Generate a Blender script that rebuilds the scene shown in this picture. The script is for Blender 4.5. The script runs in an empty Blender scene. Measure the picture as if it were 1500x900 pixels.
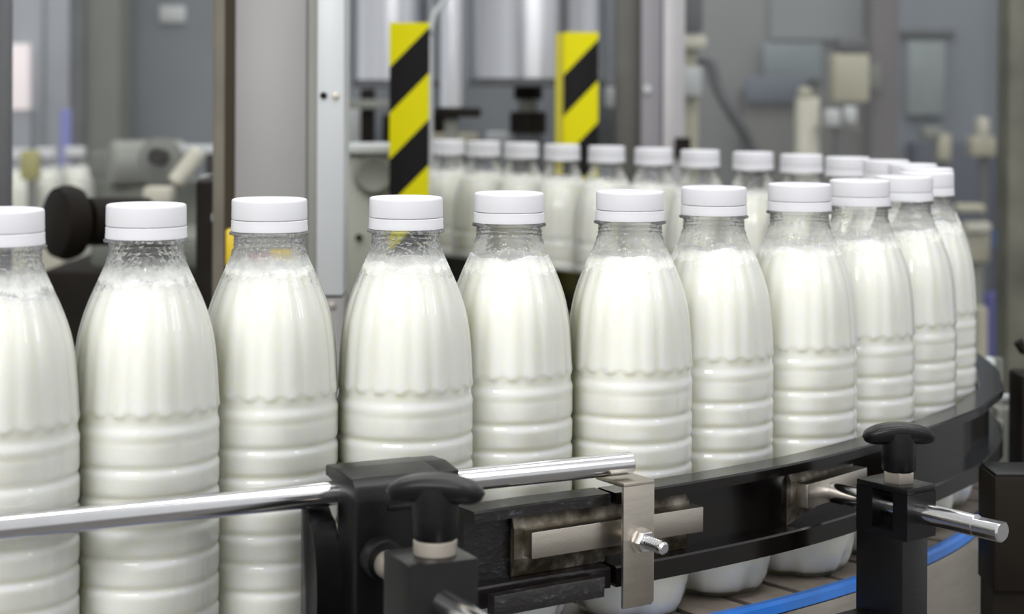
import bpy, bmesh, math, random
from mathutils import Vector, Matrix
import mathutils.noise as mnoise
random.seed(7)
S = bpy.context.scene
COL = S.collection

# ------------------------------------------------------------------ camera
F = 2607.3                      # focal length in pixels of the 1500 px wide frame
CAMZ = 0.2986
PITCH, ROLL, SHIFT = 0.0075, 0.0047, -292.1
cam_d = bpy.data.cameras.new('camera')
cam = bpy.data.objects.new('camera', cam_d)
COL.objects.link(cam)
cam_d.sensor_width = 36.0
cam_d.lens = 36.0 * F / 1500.0
cam_d.shift_y = SHIFT / 1500.0
cam_d.clip_start = 0.01
cam_d.clip_end = 60
cam.matrix_world = (Matrix.Translation((0, 0, CAMZ)) @ Matrix.Rotation(-ROLL, 4, 'Y')
                    @ Matrix.Rotation(math.pi/2 - PITCH, 4, 'X'))
cam_d.dof.use_dof = True
cam_d.dof.focus_distance = 0.98
cam_d.dof.aperture_fstop = 8.5
S.camera = cam

# ------------------------------------------------------------------ world, lamps, exposure
S.view_settings.view_transform = 'Standard'
S.view_settings.look = 'None'
S.view_settings.gamma = 1.0
S.view_settings.exposure = 0.0
S.cycles.diffuse_bounces = 8
S.cycles.max_bounces = 14
S.cycles.transparent_max_bounces = 16
W = bpy.data.worlds.new('hall_air')
S.world = W
W.use_nodes = True
bg = W.node_tree.nodes['Background']
bg.inputs[0].default_value = (0.975, 0.985, 1.0, 1)
bg.inputs[1].default_value = 0.80

def area(name, loc, target, sx, sy, power, color=(1, 1, 1)):
    d = bpy.data.lights.new(name, 'AREA')
    d.shape = 'RECTANGLE'; d.size = sx; d.size_y = sy; d.energy = power; d.color = color
    o = bpy.data.objects.new(name, d); COL.objects.link(o)
    o.location = loc
    o.rotation_euler = (Vector(target) - Vector(loc)).to_track_quat('-Z', 'Y').to_euler()
    return o
area('area_lamp', (0.3, 0.9, 2.3), (0.1, 1.2, 0), 2.6, 0.5, 23, (1.0, 0.99, 0.97))
area('area_lamp', (-0.75, -1.0, 1.25), (0.05, 1.05, 0.08), 1.3, 0.5, 23, (1.0, 0.99, 0.96))  # front lamp, set low to brighten the lower bottle bodies
area('area_lamp', (1.4, 0.0, 1.6), (0.1, 1.1, 0.1), 0.3, 1.6, 8, (0.98, 0.99, 1.0))
area('area_lamp', (0.0, 3.3, 2.6), (0.0, 3.2, 0), 3.6, 0.6, 30, (1.0, 1.0, 0.98))
area('work_lamp', (0.10, -0.5, 1.35), (0.05, 1.0, 0.15), 0.05, 0.05, 5.0, (1, 1, 1))

# ------------------------------------------------------------------ materials
def new_mat(name):
    m = bpy.data.materials.new(name); m.use_nodes = True
    nt = m.node_tree
    return m, nt, nt.nodes['Principled BSDF']
def noise_node(nt, scale, detail=3, coord='Object', stretch=None, rough=.5):
    tc = nt.nodes.new('ShaderNodeTexCoord'); n = nt.nodes.new('ShaderNodeTexNoise')
    n.inputs['Scale'].default_value = scale; n.inputs['Detail'].default_value = detail
    n.inputs['Roughness'].default_value = rough
    if stretch:
        mp = nt.nodes.new('ShaderNodeMapping'); mp.inputs['Scale'].default_value = stretch
        nt.links.new(tc.outputs[coord], mp.inputs[0]); nt.links.new(mp.outputs[0], n.inputs[0])
    else:
        nt.links.new(tc.outputs[coord], n.inputs[0])
    return n
def ramp(nt, src, stops):
    r = nt.nodes.new('ShaderNodeValToRGB')
    els = r.color_ramp.elements
    els[0].position, els[0].color = stops[0][0], (*stops[0][1], 1)
    els[1].position, els[1].color = stops[-1][0], (*stops[-1][1], 1)
    for p, c in stops[1:-1]:
        e = els.new(p); e.color = (*c, 1)
    nt.links.new(src, r.inputs[0]); return r
def bump(nt, src, strength, dist):
    b = nt.nodes.new('ShaderNodeBump'); b.inputs['Strength'].default_value = strength
    b.inputs['Distance'].default_value = dist
    nt.links.new(src, b.inputs['Height']); return b
def simple(name, col, rough=.5, metal=0, var=.0, scale=40, bmp=0, bscale=200, spec=.5, coat=0, stretch=None, col2=None):
    m, nt, p = new_mat(name)
    p.inputs['Roughness'].default_value = rough
    p.inputs['Metallic'].default_value = metal
    p.inputs['Specular IOR Level'].default_value = spec
    p.inputs['Coat Weight'].default_value = coat
    if var or col2:
        n = noise_node(nt, scale, 4, stretch=stretch)
        a = tuple(c*(1-var) for c in col); b = col2 or tuple(min(1, c*(1+var)) for c in col)
        r = ramp(nt, n.outputs[0], [(.32, a), (.68, b)])
        nt.links.new(r.outputs[0], p.inputs['Base Color'])
    else:
        n = noise_node(nt, scale, 2)
        r = ramp(nt, n.outputs[0], [(.3, tuple(c*.98 for c in col)), (.7, col)])
        nt.links.new(r.outputs[0], p.inputs['Base Color'])
    if bmp:
        n2 = noise_node(nt, bscale, 4, stretch=stretch)
        b = bump(nt, n2.outputs[0], bmp, .001)
        nt.links.new(b.outputs[0], p.inputs['Normal'])
    return m

M = {}
M['cap'] = simple('cap_plastic', (.74, .74, .775), .38, spec=.45)
M['milk'] = simple('milk', (.978, .975, .885), .5, scale=30, spec=.25)
_p = M['milk'].node_tree.nodes['Principled BSDF']
_p.inputs['Subsurface Weight'].default_value = 1.0; _p.inputs['Subsurface Radius'].default_value = (1.0, .96, .60); _p.inputs['Subsurface Scale'].default_value = .013
M['chrome'] = simple('polished_steel', (.66, .66, .67), .17, 1, .03, 60)
M['steel'] = simple('brushed_steel', (.47, .43, .375), .34, 1, .06, 40, .12, 400, stretch=(1, 1, 8))
M['drum_steel'] = simple('drum_steel', (.52, .53, .56), .30, 1, .32, 4, stretch=(5, 5, .12))  # vertical bands in the colour stand in for uneven reflections
M['alu'] = simple('aluminium', (.23, .225, .22), .45, .25, .04, 8)
M['alu_light'] = simple('light_aluminium', (.60, .62, .63), .4, .2, .03, 8)
M['alu_dark'] = simple('dark_aluminium', (.13, .115, .085), .5, .2, .2, 12)
M['black'] = simple('black_plastic', (.003, .003, .0035), .32, 0, .25, 50, .12, 900, spec=.33)
M['rail'] = simple('black_rail_plastic', (.003, .002, .0015), .17, 0, .3, 60, spec=.6)
M['nut'] = simple('dull_steel', (.50, .45, .39), .42, .8, .08, 60)
M['blue'] = simple('blue_plastic', (.03, .20, .70), .3, 0, .1, 30)
M['slat'] = simple('worn_slat', (.25, .21, .18), .5, .1, .15, 70, .15, 300)
M['dark'] = simple('dark_machine_paint', (.014, .011, .008), .6, 0, .3, 15, spec=.12)
M['darkgrey'] = simple('dark_grey_paint', (.09, .095, .10), .5, 0, .2, 10)
M['wallgrey'] = simple('blue_grey_paint', (.23, .25, .27), .6, 0, .10, 2.5)
M['greygreen'] = simple('grey_green_paint', (.15, .16, .135), .6, 0, .15, 5)
M['beige'] = simple('beige_paint', (.42, .40, .30), .5, 0, .08, 10)
M['pale'] = simple('pale_paint', (.50, .52, .52), .5, 0, .08, 8)
M['midgrey'] = simple('mid_grey_paint', (.22, .225, .20), .5, .1, .10, 8)
M['housing'] = simple('housing_paint', (.34, .35, .30), .45, .1, .12, 8)
M['yellow'] = simple('yellow_paint', (.70, .50, .02), .5)
M['hazard_yellow'] = simple('hazard_yellow_paint', (.50, .44, .02), .5)
M['olive'] = simple('olive_rubber', (.17, .15, .05), .5, 0, .2, 20)
M['red'] = simple('red_paint', (.45, .08, .12), .5)
M['bluegrey'] = simple('dark_blue_paint', (.055, .075, .17), .5, 0, .3, 8)
M['floor'] = simple('floor_resin', (.16, .15, .14), .35, 0, .1, 3)
M['cream'] = simple('cream_plastic', (.55, .53, .44), .5, 0, .1, 20)

# worn black rail with scraped grey flakes on it
m, nt, p = new_mat('scuffed_rail_plastic')
n = noise_node(nt, 260, 6, rough=.7, stretch=(.5, .5, 1))
r = ramp(nt, n.outputs[0], [(.54, (.006, .004, .004)), (.64, (.025, .027, .03)), (.76, (.12, .13, .135))])
nt.links.new(r.outputs[0], p.inputs['Base Color']); p.inputs['Roughness'].default_value = .35
b = bump(nt, n.outputs[0], .5, .001); nt.links.new(b.outputs[0], p.inputs['Normal'])
M['rail_scuffed'] = m
# dirty slider metal (brown grease)
m, nt, p = new_mat('greasy_steel')
n = noise_node(nt, 90, 5)
r = ramp(nt, n.outputs[0], [(.38, (.05, .04, .025)), (.55, (.16, .14, .11)), (.72, (.42, .38, .33))])
nt.links.new(r.outputs[0], p.inputs['Base Color']); p.inputs['Metallic'].default_value = .6
p.inputs['Roughness'].default_value = .4
M['greasy'] = m

# clear bottle wall: clear plastic, beads of condensation as relief near the neck
def clear_mat(name, fres_gain, bump_s, haze, film=.208, neck=(.200, .214, .94, .50), edge=(.93, .935, .92)):
    m = bpy.data.materials.new(name); m.use_nodes = True; nt = m.node_tree; nt.nodes.clear()
    out = nt.nodes.new('ShaderNodeOutputMaterial')
    tr = nt.nodes.new('ShaderNodeBsdfTransparent'); gl = nt.nodes.new('ShaderNodeBsdfGlossy')
    gl.inputs['Roughness'].default_value = .035; gl.inputs['Color'].default_value = (1, 1, 1, 1)
    lw = nt.nodes.new('ShaderNodeLayerWeight'); lw.inputs['Blend'].default_value = .35
    cr = ramp(nt, lw.outputs['Facing'], [(.35, (.99, .992, .99)), (.97, edge)])
    tz = nt.nodes.new('ShaderNodeTexCoord'); sz = nt.nodes.new('ShaderNodeSeparateXYZ'); nt.links.new(tz.outputs['Object'], sz.inputs[0])
    mz = nt.nodes.new('ShaderNodeMapRange'); mz.inputs['From Min'].default_value = neck[0]; mz.inputs['From Max'].default_value = neck[1]
    nt.links.new(sz.outputs['Z'], mz.inputs['Value'])
    thick = ramp(nt, lw.outputs['Facing'], [(.2, (neck[2],)*3), (.92, (neck[3],)*3)])    # thicker wall at the neck
    mixz = nt.nodes.new('ShaderNodeMix'); mixz.data_type = 'RGBA'
    nt.links.new(mz.outputs[0], mixz.inputs[0]); nt.links.new(cr.outputs[0], mixz.inputs[6]); nt.links.new(thick.outputs[0], mixz.inputs[7])
    nt.links.new((cr.outputs[0] if not bump_s else mixz.outputs[2]), tr.inputs[0])
    fr = nt.nodes.new('ShaderNodeFresnel'); fr.inputs['IOR'].default_value = 1.5
    mu = nt.nodes.new('ShaderNodeMath'); mu.operation = 'MULTIPLY'; mu.inputs[1].default_value = fres_gain
    mu.use_clamp = True
    nt.links.new(fr.outputs[0], mu.inputs[0])
    if bump_s:
        tc = nt.nodes.new('ShaderNodeTexCoord')
        vo = nt.nodes.new('ShaderNodeTexVoronoi'); vo.inputs['Scale'].default_value = 330
        nt.links.new(tc.outputs['Object'], vo.inputs['Vector'])
        vr = ramp(nt, vo.outputs['Distance'], [(.0, (1, 1, 1)), (.55, (0, 0, 0))])
        sp = nt.nodes.new('ShaderNodeSeparateXYZ'); nt.links.new(tc.outputs['Object'], sp.inputs[0])
        mr = nt.nodes.new('ShaderNodeMapRange'); mr.inputs['From Min'].default_value = .192
        mr.inputs['From Max'].default_value = .203
        nt.links.new(sp.outputs['Z'], mr.inputs['Value'])
        mm = nt.nodes.new('ShaderNodeMath'); mm.operation = 'MULTIPLY'
        nt.links.new(vr.outputs[0], mm.inputs[0]); nt.links.new(mr.outputs[0], mm.inputs[1])
        b = bump(nt, mm.outputs[0], bump_s, .0012)
        nt.links.new(b.outputs[0], gl.inputs['Normal']); nt.links.new(b.outputs[0], fr.inputs['Normal'])
    mx = nt.nodes.new('ShaderNodeMixShader')
    nt.links.new(mu.outputs[0], mx.inputs[0]); nt.links.new(tr.outputs[0], mx.inputs[1]); nt.links.new(gl.outputs[0], mx.inputs[2])
    last = mx
    if bump_s:
        fn_ = noise_node(nt, 170, 4, rough=.65)
        f1 = nt.nodes.new('ShaderNodeMapRange'); f1.inputs['From Min'].default_value = film+.006; f1.inputs['From Max'].default_value = film-.003
        f1.inputs['To Min'].default_value = -.45; f1.inputs['To Max'].default_value = .75; f1.clamp = False
        nt.links.new(sz.outputs['Z'], f1.inputs['Value'])
        f2 = nt.nodes.new('ShaderNodeMath'); f2.operation = 'MULTIPLY_ADD'; f2.inputs[1].default_value = 1.6
        nt.links.new(fn_.outputs[0], f2.inputs[0]); nt.links.new(f1.outputs[0], f2.inputs[2])
        f3 = nt.nodes.new('ShaderNodeMapRange'); f3.inputs['From Min'].default_value = .45; f3.inputs['From Max'].default_value = 1.6; f3.inputs['To Max'].default_value = .95
        nt.links.new(f2.outputs[0], f3.inputs['Value'])
        above = nt.nodes.new('ShaderNodeMapRange'); above.interpolation_type = 'SMOOTHERSTEP'; above.inputs['From Min'].default_value = film-.0065; above.inputs['From Max'].default_value = film-.0020
        wz = nt.nodes.new('ShaderNodeMath'); wz.operation = 'MULTIPLY_ADD'; wz.inputs[1].default_value = .016; wz.inputs[2].default_value = -.008
        wz2 = nt.nodes.new('ShaderNodeMath'); wz2.operation = 'ADD'
        nt.links.new(fn_.outputs[0], wz.inputs[0]); nt.links.new(wz.outputs[0], wz2.inputs[0]); nt.links.new(sz.outputs['Z'], wz2.inputs[1])
        nt.links.new(wz2.outputs[0], above.inputs['Value'])
        f4 = nt.nodes.new('ShaderNodeMath'); f4.operation = 'MULTIPLY'
        nt.links.new(f3.outputs[0], f4.inputs[0]); nt.links.new(above.outputs[0], f4.inputs[1])
        fd = nt.nodes.new('ShaderNodeBsdfDiffuse'); fd.inputs[0].default_value = (.90, .91, .89, 1)
        ft = nt.nodes.new('ShaderNodeBsdfTranslucent'); ft.inputs[0].default_value = (.93, .94, .93, 1)
        fm = nt.nodes.new('ShaderNodeMixShader'); fm.inputs[0].default_value = .4
        nt.links.new(fd.outputs[0], fm.inputs[1]); nt.links.new(ft.outputs[0], fm.inputs[2])
        m3 = nt.nodes.new('ShaderNodeMixShader')
        nt.links.new(f4.outputs[0], m3.inputs[0]); nt.links.new(mx.outputs[0], m3.inputs[1]); nt.links.new(fm.outputs[0], m3.inputs[2]); last = mx = m3
    if haze:
        df = nt.nodes.new('ShaderNodeBsdfDiffuse'); df.inputs[0].default_value = (.6, .62, .63, 1)
        m2 = nt.nodes.new('ShaderNodeMixShader'); m2.inputs[0].default_value = haze
        nt.links.new(mx.outputs[0], m2.inputs[1]); nt.links.new(df.outputs[0], m2.inputs[2]); last = m2
    nt.links.new(last.outputs[0], out.inputs[0])
    return m
M['pet_wet'] = clear_mat('clear_plastic_with_droplets', .9, 1.0, .10, .2090)
M['pet'] = clear_mat('clear_plastic', .9, .35, .03, .2035, (.2135, .2175, .82, .30))
M['pane'] = clear_mat('guard_pane_plastic', .35, 0, .015)

# black and yellow diagonal hazard stripes (flat print)
def hazard(name, period, phase, slope):
    m, nt, p = new_mat(name)
    tc = nt.nodes.new('ShaderNodeTexCoord'); sp = nt.nodes.new('ShaderNodeSeparateXYZ')
    nt.links.new(tc.outputs['Object'], sp.inputs[0])
    a = nt.nodes.new('ShaderNodeMath'); a.operation = 'MULTIPLY_ADD'; a.inputs[1].default_value = -slope
    nt.links.new(sp.outputs['X'], a.inputs[0]); nt.links.new(sp.outputs['Z'], a.inputs[2])
    d = nt.nodes.new('ShaderNodeMath'); d.operation = 'MULTIPLY_ADD'; d.inputs[1].default_value = 1/period; d.inputs[2].default_value = phase
    nt.links.new(a.outputs[0], d.inputs[0])
    fr = nt.nodes.new('ShaderNodeMath'); fr.operation = 'FRACT'; nt.links.new(d.outputs[0], fr.inputs[0])
    gt = nt.nodes.new('ShaderNodeMath'); gt.operation = 'GREATER_THAN'; gt.inputs[1].default_value = .5
    nt.links.new(fr.outputs[0], gt.inputs[0])
    mx = nt.nodes.new('ShaderNodeMix'); mx.data_type = 'RGBA'
    mx.inputs[6].default_value = (.006, .005, .005, 1); mx.inputs[7].default_value = (.66, .60, .0, 1)
    nt.links.new(gt.outputs[0], mx.inputs[0]); nt.links.new(mx.outputs[2], p.inputs['Base Color'])
    p.inputs['Roughness'].default_value = .5; p.inputs['Specular IOR Level'].default_value = .12
    return m

# ------------------------------------------------------------------ mesh helpers
def link(name, mesh, mat, parent=None):
    if mat is not None and not mesh.materials:
        mesh.materials.append(mat)
    o = bpy.data.objects.new(name, mesh); COL.objects.link(o)
    if parent is not None: o.parent = parent
    return o
def finish(name, bm, mat, parent=None, smooth=False, angle=None):
    bmesh.ops.recalc_face_normals(bm, faces=bm.faces)
    me = bpy.data.meshes.new(name); bm.to_mesh(me); bm.free()
    if smooth:
        for p_ in me.polygons: p_.use_smooth = True
        if angle is not None:
            me.set_sharp_from_angle(angle=math.radians(angle))
    return link(name, me, mat, parent)
def thing(name, label, cat, loc=(0, 0, 0), rz=0, group=None):
    o = bpy.data.objects.new(name, None); COL.objects.link(o)
    o.location = loc; o.rotation_euler = (0, 0, rz); o.empty_display_size = .02
    o['label'] = label; o['category'] = cat
    if group: o['group'] = group
    return o
def tag(o, label, cat, group=None):
    o['label'] = label; o['category'] = cat
    if group: o['group'] = group
    return o
def bm_box(bm, lo, hi, mat4=None, bev=0, seg=2):
    vs = [bm.verts.new((x, y, z)) for z in (lo[2], hi[2]) for y in (lo[1], hi[1]) for x in (lo[0], hi[0])]
    fs = [(0, 2, 3, 1), (4, 5, 7, 6), (0, 1, 5, 4), (2, 6, 7, 3), (0, 4, 6, 2), (1, 3, 7, 5)]
    faces = [bm.faces.new([vs[i] for i in f]) for f in fs]
    if bev:
        es = list({e for f in faces for e in f.edges})
        r_ = bmesh.ops.bevel(bm, geom=es, offset=bev, segments=seg, affect='EDGES', profile=.5)
        vs = list({v for v in vs if v.is_valid} | set(r_['verts']))
    if mat4 is not None:
        bmesh.ops.transform(bm, matrix=mat4, verts=[v for v in vs if v.is_valid])
def box(name, lo, hi, mat, parent=None, mat4=None, bev=0, seg=2):
    bm = bmesh.new(); bm_box(bm, lo, hi, mat4, bev, seg)
    return finish(name, bm, mat, parent, bool(bev), 40)
def frame_from(d):
    d = Vector(d).normalized()
    return d.to_track_quat('Z', 'Y').to_matrix().to_4x4()
def bm_lathe(bm, prof, n=32, mat4=None, modfn=None):
    rings = []
    for (r, z) in prof:
        if r < 1e-6:
            rings.append([bm.verts.new((0, 0, z))])
        else:
            ring = []
            for k in range(n):
                t = 2*math.pi*k/n
                rr = r + (modfn(t, z, r) if modfn else 0)
                ring.append(bm.verts.new((rr*math.cos(t), rr*math.sin(t), z)))
            rings.append(ring)
    allv = [v for g in rings for v in g]
    for a, b in zip(rings, rings[1:]):
        if len(a) == 1 and len(b) == 1: continue
        if len(a) == 1:
            for k in range(n): bm.faces.new((a[0], b[k], b[(k+1) % n]))
        elif len(b) == 1:
            for k in range(n): bm.faces.new((a[k], a[(k+1) % n], b[0]))
        else:
            for k in range(n): bm.faces.new((a[k], a[(k+1) % n], b[(k+1) % n], b[k]))
    if mat4 is not None: bmesh.ops.transform(bm, matrix=mat4, verts=allv)
def lathe(name, prof, mat, parent=None, n=32, mat4=None, modfn=None, smooth=True, angle=35):
    bm = bmesh.new(); bm_lathe(bm, prof, n, mat4, modfn)
    return finish(name, bm, mat, parent, smooth, angle)
def rod_prof(r, L, c=.0008):
    return [(0, 0), (r-c, 0), (r, c), (r, L-c), (r-c, L), (0, L)]
def rod(name, a, b, r, mat, parent=None, n=32, c=.0008):
    a, b = Vector(a), Vector(b)
    return lathe(name, rod_prof(r, (b-a).length, c), mat, parent, n, Matrix.Translation(a) @ frame_from(b-a))
def tube(name, pts, r, mat, parent=None, n=10, radii=None):
    """round tube along points"""
    pts = [Vector(p_) for p_ in pts]
    bm = bmesh.new(); rings = []
    up = Vector((0.01, 0.02, 1)).normalized()
    for i, p_ in enumerate(pts):
        d = (pts[min(i+1, len(pts)-1)] - pts[max(i-1, 0)]).normalized()
        s = d.cross(up)
        if s.length < .1: s = d.cross(Vector((1, 0, 0)))
        s.normalize(); u = s.cross(d).normalized()
        rr = radii[i] if radii else r
        rings.append([bm.verts.new(p_ + rr*(math.cos(2*math.pi*k/n)*s + math.sin(2*math.pi*k/n)*u)) for k in range(n)])
    for a, b in zip(rings, rings[1:]):
        for k in range(n): bm.faces.new((a[k], a[(k+1) % n], b[(k+1) % n], b[k]))
    bm.faces.new(rings[0]); bm.faces.new(rings[-1])
    return finish(name, bm, mat, parent, True, 50)
def catmull(P, sub=8):
    out = []
    n = len(P)
    for i in range(n-1):
        p0 = Vector(P[max(i-1, 0)]); p1 = Vector(P[i]); p2 = Vector(P[i+1]); p3 = Vector(P[min(i+2, n-1)])
        for k in range(sub):
            t = k/sub
            out.append(.5*((2*p1) + (-p0+p2)*t + (2*p0-5*p1+4*p2-p3)*t*t + (-p0+3*p1-3*p2+p3)*t**3))
    out.append(Vector(P[-1])); return out
def normals2(path):
    """outward (right hand of travel) unit normals of a 2D path"""
    N_ = []
    for i in range(len(path)):
        d = path[min(i+1, len(path)-1)] - path[max(i-1, 0)]
        d.normalize(); N_.append(Vector((d.y, -d.x)))
    return N_
def sweep(name, path, prof, mat, parent=None, smooth=True, angle=30, cap=True):
    """sweep closed profile of (offset outward, z) along 2D path"""
    N_ = normals2(path); bm = bmesh.new(); rings = []
    for p_, n_ in zip(path, N_):
        rings.append([bm.verts.new((p_.x+n_.x*o_, p_.y+n_.y*o_, z_)) for o_, z_ in prof])
    m_ = len(prof)
    for a, b in zip(rings, rings[1:]):
        for k in range(m_): bm.faces.new((a[k], a[(k+1) % m_], b[(k+1) % m_], b[k]))
    if cap:
        bm.faces.new(rings[0]); bm.faces.new(rings[-1])
    return finish(name, bm, mat, parent, smooth, angle)
def prism(name, poly, y0, y1, mat, parent=None, mat4=None, bev=0):
    """polygon in local (x,z) extruded along local y"""
    bm = bmesh.new()
    a = [bm.verts.new((x, y0, z)) for x, z in poly]; b = [bm.verts.new((x, y1, z)) for x, z in poly]
    n = len(poly)
    for k in range(n): bm.faces.new((a[k], a[(k+1) % n], b[(k+1) % n], b[k]))
    bm.faces.new(a); bm.faces.new(b)
    if bev:
        bmesh.ops.bevel(bm, geom=list(bm.edges), offset=bev, segments=2, affect='EDGES', profile=.5)
    if mat4 is not None: bmesh.ops.transform(bm, matrix=mat4, verts=bm.verts)
    return finish(name, bm, mat, parent, bool(bev), 40)
def at(px, py, Y):
    """world point seen at pixel (px, py) of the photograph, at depth Y"""
    x = px-750; y = py-(450+SHIFT)
    c, s = math.cos(-ROLL), math.sin(-ROLL)
    x, y = x*c-y*s, y*c+x*s
    k = math.tan(PITCH)
    u = -y/F                          # tan in camera space
    t = (u-k)/(1+u*k)
    return Vector((x/F*Y/math.cos(PITCH)/(1-0), Y, CAMZ+t*Y))
def axes(n):
    """matrix whose local y points along -n (so local -y faces n), local x along the rail"""
    n = Vector((n[0], n[1])).normalized()
    r_ = Vector((-n.y, n.x))
    return Matrix(((r_.x, -n.x, 0, 0), (r_.y, -n.y, 0, 0), (0, 0, 1, 0), (0, 0, 0, 1)))

# ------------------------------------------------------------------ the hall
floor_z = -.95
o = box('floor', (-6, -3, floor_z-.05), (6, 7, floor_z), M['floor']); o['kind'] = 'structure'
o = box('wall_back', (-6, 6.0, floor_z), (6, 6.1, 3.2), M['wallgrey']); o['kind'] = 'structure'

# ------------------------------------------------------------------ bottle path
BP = [(-0.2423, 0.8457), (-0.1824, 0.8889), (-0.1276, 0.9383), (-0.0568, 0.9596), (-0.0013, 1.0082), (0.0688, 1.0312), (0.123, 1.0814),
      (0.1822, 1.1254), (0.2311, 1.1807), (0.2736, 1.241), (0.3049, 1.3078), (0.3222, 1.3796), (0.3299, 1.464), (0.3254, 1.5465),
      (0.3052, 1.6174), (0.2744, 1.6845), (0.2373, 1.7483), (0.1912, 1.8059), (0.1488, 1.8663), (0.1026, 1.9239), (0.0561, 1.9812),
      (0.0112, 2.0398), (-0.0334, 2.0986), (-0.0764, 2.1586)]
sm = [Vector(BP[0])] + [(Vector(BP[i-1])+2*Vector(BP[i])+Vector(BP[i+1]))/4 for i in range(1, len(BP)-1)] + [Vector(BP[-1])]
ctl = [Vector((-.64, .625)), Vector((-.50, .70)), Vector((-.36, .782))] + sm + [Vector((-.125, 2.225)), Vector((-.20, 2.33)), Vector((-.30, 2.46))]
dense = catmull(ctl, 10)
# resample at even steps
def resample(path, step):
    out = [path[0].copy()]; acc = 0
    for a, b in zip(path, path[1:]):
        L = (b-a).length; t = step-acc
        while t <= L:
            out.append(a.lerp(b, t/L)); t += step
        acc = (acc+L) % step if True else 0
    return out
PATH = resample(dense, .01)

# ------------------------------------------------------------------ conveyor
conv = thing('conveyor', 'curved slat chain conveyor with blue edge strip carrying the milk bottles', 'conveyor', (0, 0, 0))
slat_path = resample(dense, .02)
NS = normals2(slat_path)
for i in range(0, len(slat_path)-2, 2):
    bm = bmesh.new()
    g = .0030
    a, b, c = slat_path[i], slat_path[i+1], slat_path[i+2]
    na, nb, nc = NS[i], NS[i+1], NS[i+2]
    da = (b-a).normalized(); dc = (c-b).normalized()
    top = []
    a2 = a+da*g; c2 = c-dc*g
    for (p_, n_), os_ in (((a2, na), (-.043, 0, .038, .042)), ((b, nb), (.0445,)), ((c2, nc), (.042, .038, 0, -.043))):
        for o_ in os_: top.append(p_+n_*o_)
    tv = [bm.verts.new((v.x, v.y, 0)) for v in top]; bv = [bm.verts.new((v.x, v.y, -.004)) for v in top]
    k_ = len(top)
    bm.faces.new(tv); bm.faces.new(bv)
    for k in range(k_): bm.faces.new((tv[k], tv[(k+1) % k_], bv[(k+1) % k_], bv[k]))
    finish('chain_slat', bm, M['slat'], conv)
sweep('chain_bed', PATH, [(-.042, -.006), (.042, -.006), (.042, -.03), (-.042, -.03)], M['dark'], conv)
sweep('wear_strip', PATH, [(.0445, .0005), (.0465, .0025), (.0505, .0025), (.0520, .0005), (.0525, -.0045), (.0445, -.0045)], M['blue'], conv)
sweep('wear_strip', PATH, [(-.0465, .0005), (-.053, .0025), (-.055, -.010), (-.0465, -.010)], M['blue'], conv)
sweep('side_plate', PATH, [(.0455, -.005), (.0530, -.005), (.0535, -.011), (.0535, -.12), (.0505, -.12), (.0505, -.03), (.0455, -.03)], M['steel'], conv)
sweep('side_plate', PATH, [(-.047, -.011), (-.055, -.011), (-.055, -.12), (-.047, -.12)], M['steel'], conv)
for i in (10, 60, 110, 165, 210):
    if i < len(PATH):
        p_ = PATH[i]
        box('conveyor_leg', (p_.x-.03, p_.y-.03, floor_z), (p_.x+.03, p_.y+.03, -.03), M['steel'], conv, bev=.003)

# ------------------------------------------------------------------ bottles
def smooth(a, b, x):
    t = min(1, max(0, (x-a)/(b-a))); return t*t*(3-2*t)
RB = .0366
def groove(z, zc, w, d):
    return -d*math.exp(-((z-zc)/w)**2)
ctrl = [(0, .0262), (.0012, .0285), (.004, .0308), (.009, .0332), (.016, .0351), (.024, .0361), (.032, .0365), (.045, RB), (.137, RB), (.1458, .0364), (.1550, .0359),
        (.1640, .0353), (.1717, .0345), (.1786, .0334), (.1854, .0317), (.1922, .0293), (.199, .0264), (.2052, .0239), (.2093, .0222), (.2147, .0200), (.2168, .0189), (.2175, .0186), (.2182, .0185), (.2188, .0189), (.2194, .0185), (.2205, .0184), (.2210, .0188), (.2216, .0184), (.2235, .0186)]
def base_r(z):
    for (z0, r0), (z1, r1) in zip(ctrl, ctrl[1:]):
        if z <= z1:
            return r0+(r1-r0)*(z-z0)/(z1-z0)
    return ctrl[-1][1]
def smooth_r(z):
    if z < .012 or z > .212: return base_r(z)
    return sum(base_r(z+d) for d in (-.005, -.0025, 0, .0025, .005))/5
GR = [.1166-.01455*k for k in range(0, 6)]
def bottle_r(z):
    r = smooth_r(z)
    for zc in GR: 
        r += groove(z, zc, .0015, .0010)
        r += groove(z, zc-.0036, .0022, -.00015)
    r += groove(z, .1363, .0012, .0006) + groove(z, .1330, .0014, -.00015)+groove(z, .1293, .0010, .0002)
    return r
NF = 20
def flute(t, z, r):
    u = ((t*NF/(2*math.pi)) % 1)-.5
    e = (2*u)**2
    zs = .1405+.0052*e
    m_ = smooth(zs, zs+.0014, z)*(1-smooth(.196, .213, z)*.75)
    d = m_*(.0000-.00085*e) - .0008*(1-m_)*smooth(.1366, .1378, z) + .0003*(1-e)*math.exp(-((z-zs-.0022)/.0022)**2)*(1 if z < .16 else 0)
    if z < .030:                      # petal foot
        v = ((t*5/(2*math.pi)) % 1)-.5
        f = (1-smooth(.0, .030, z))
        d -= f*.0030*smooth(.25, .5, abs(v))
    return d
zs = [0, .0006, .0012, .0025, .004, .0065, .009, .0125, .016, .020, .024, .028, .032, .036]
z = .0385
while z < .140: zs.append(z); z += .00115
while z < .150: zs.append(z); z += .0008
while z < .212: zs.append(z); z += .0026
zs += [.2125, .214, .2150, .2158, .2166, .2171, .2175, .2182, .2185, .2188, .2191, .2194, .2200, .2205, .2208, .2210, .2213, .2216, .2228, .2235]
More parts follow.
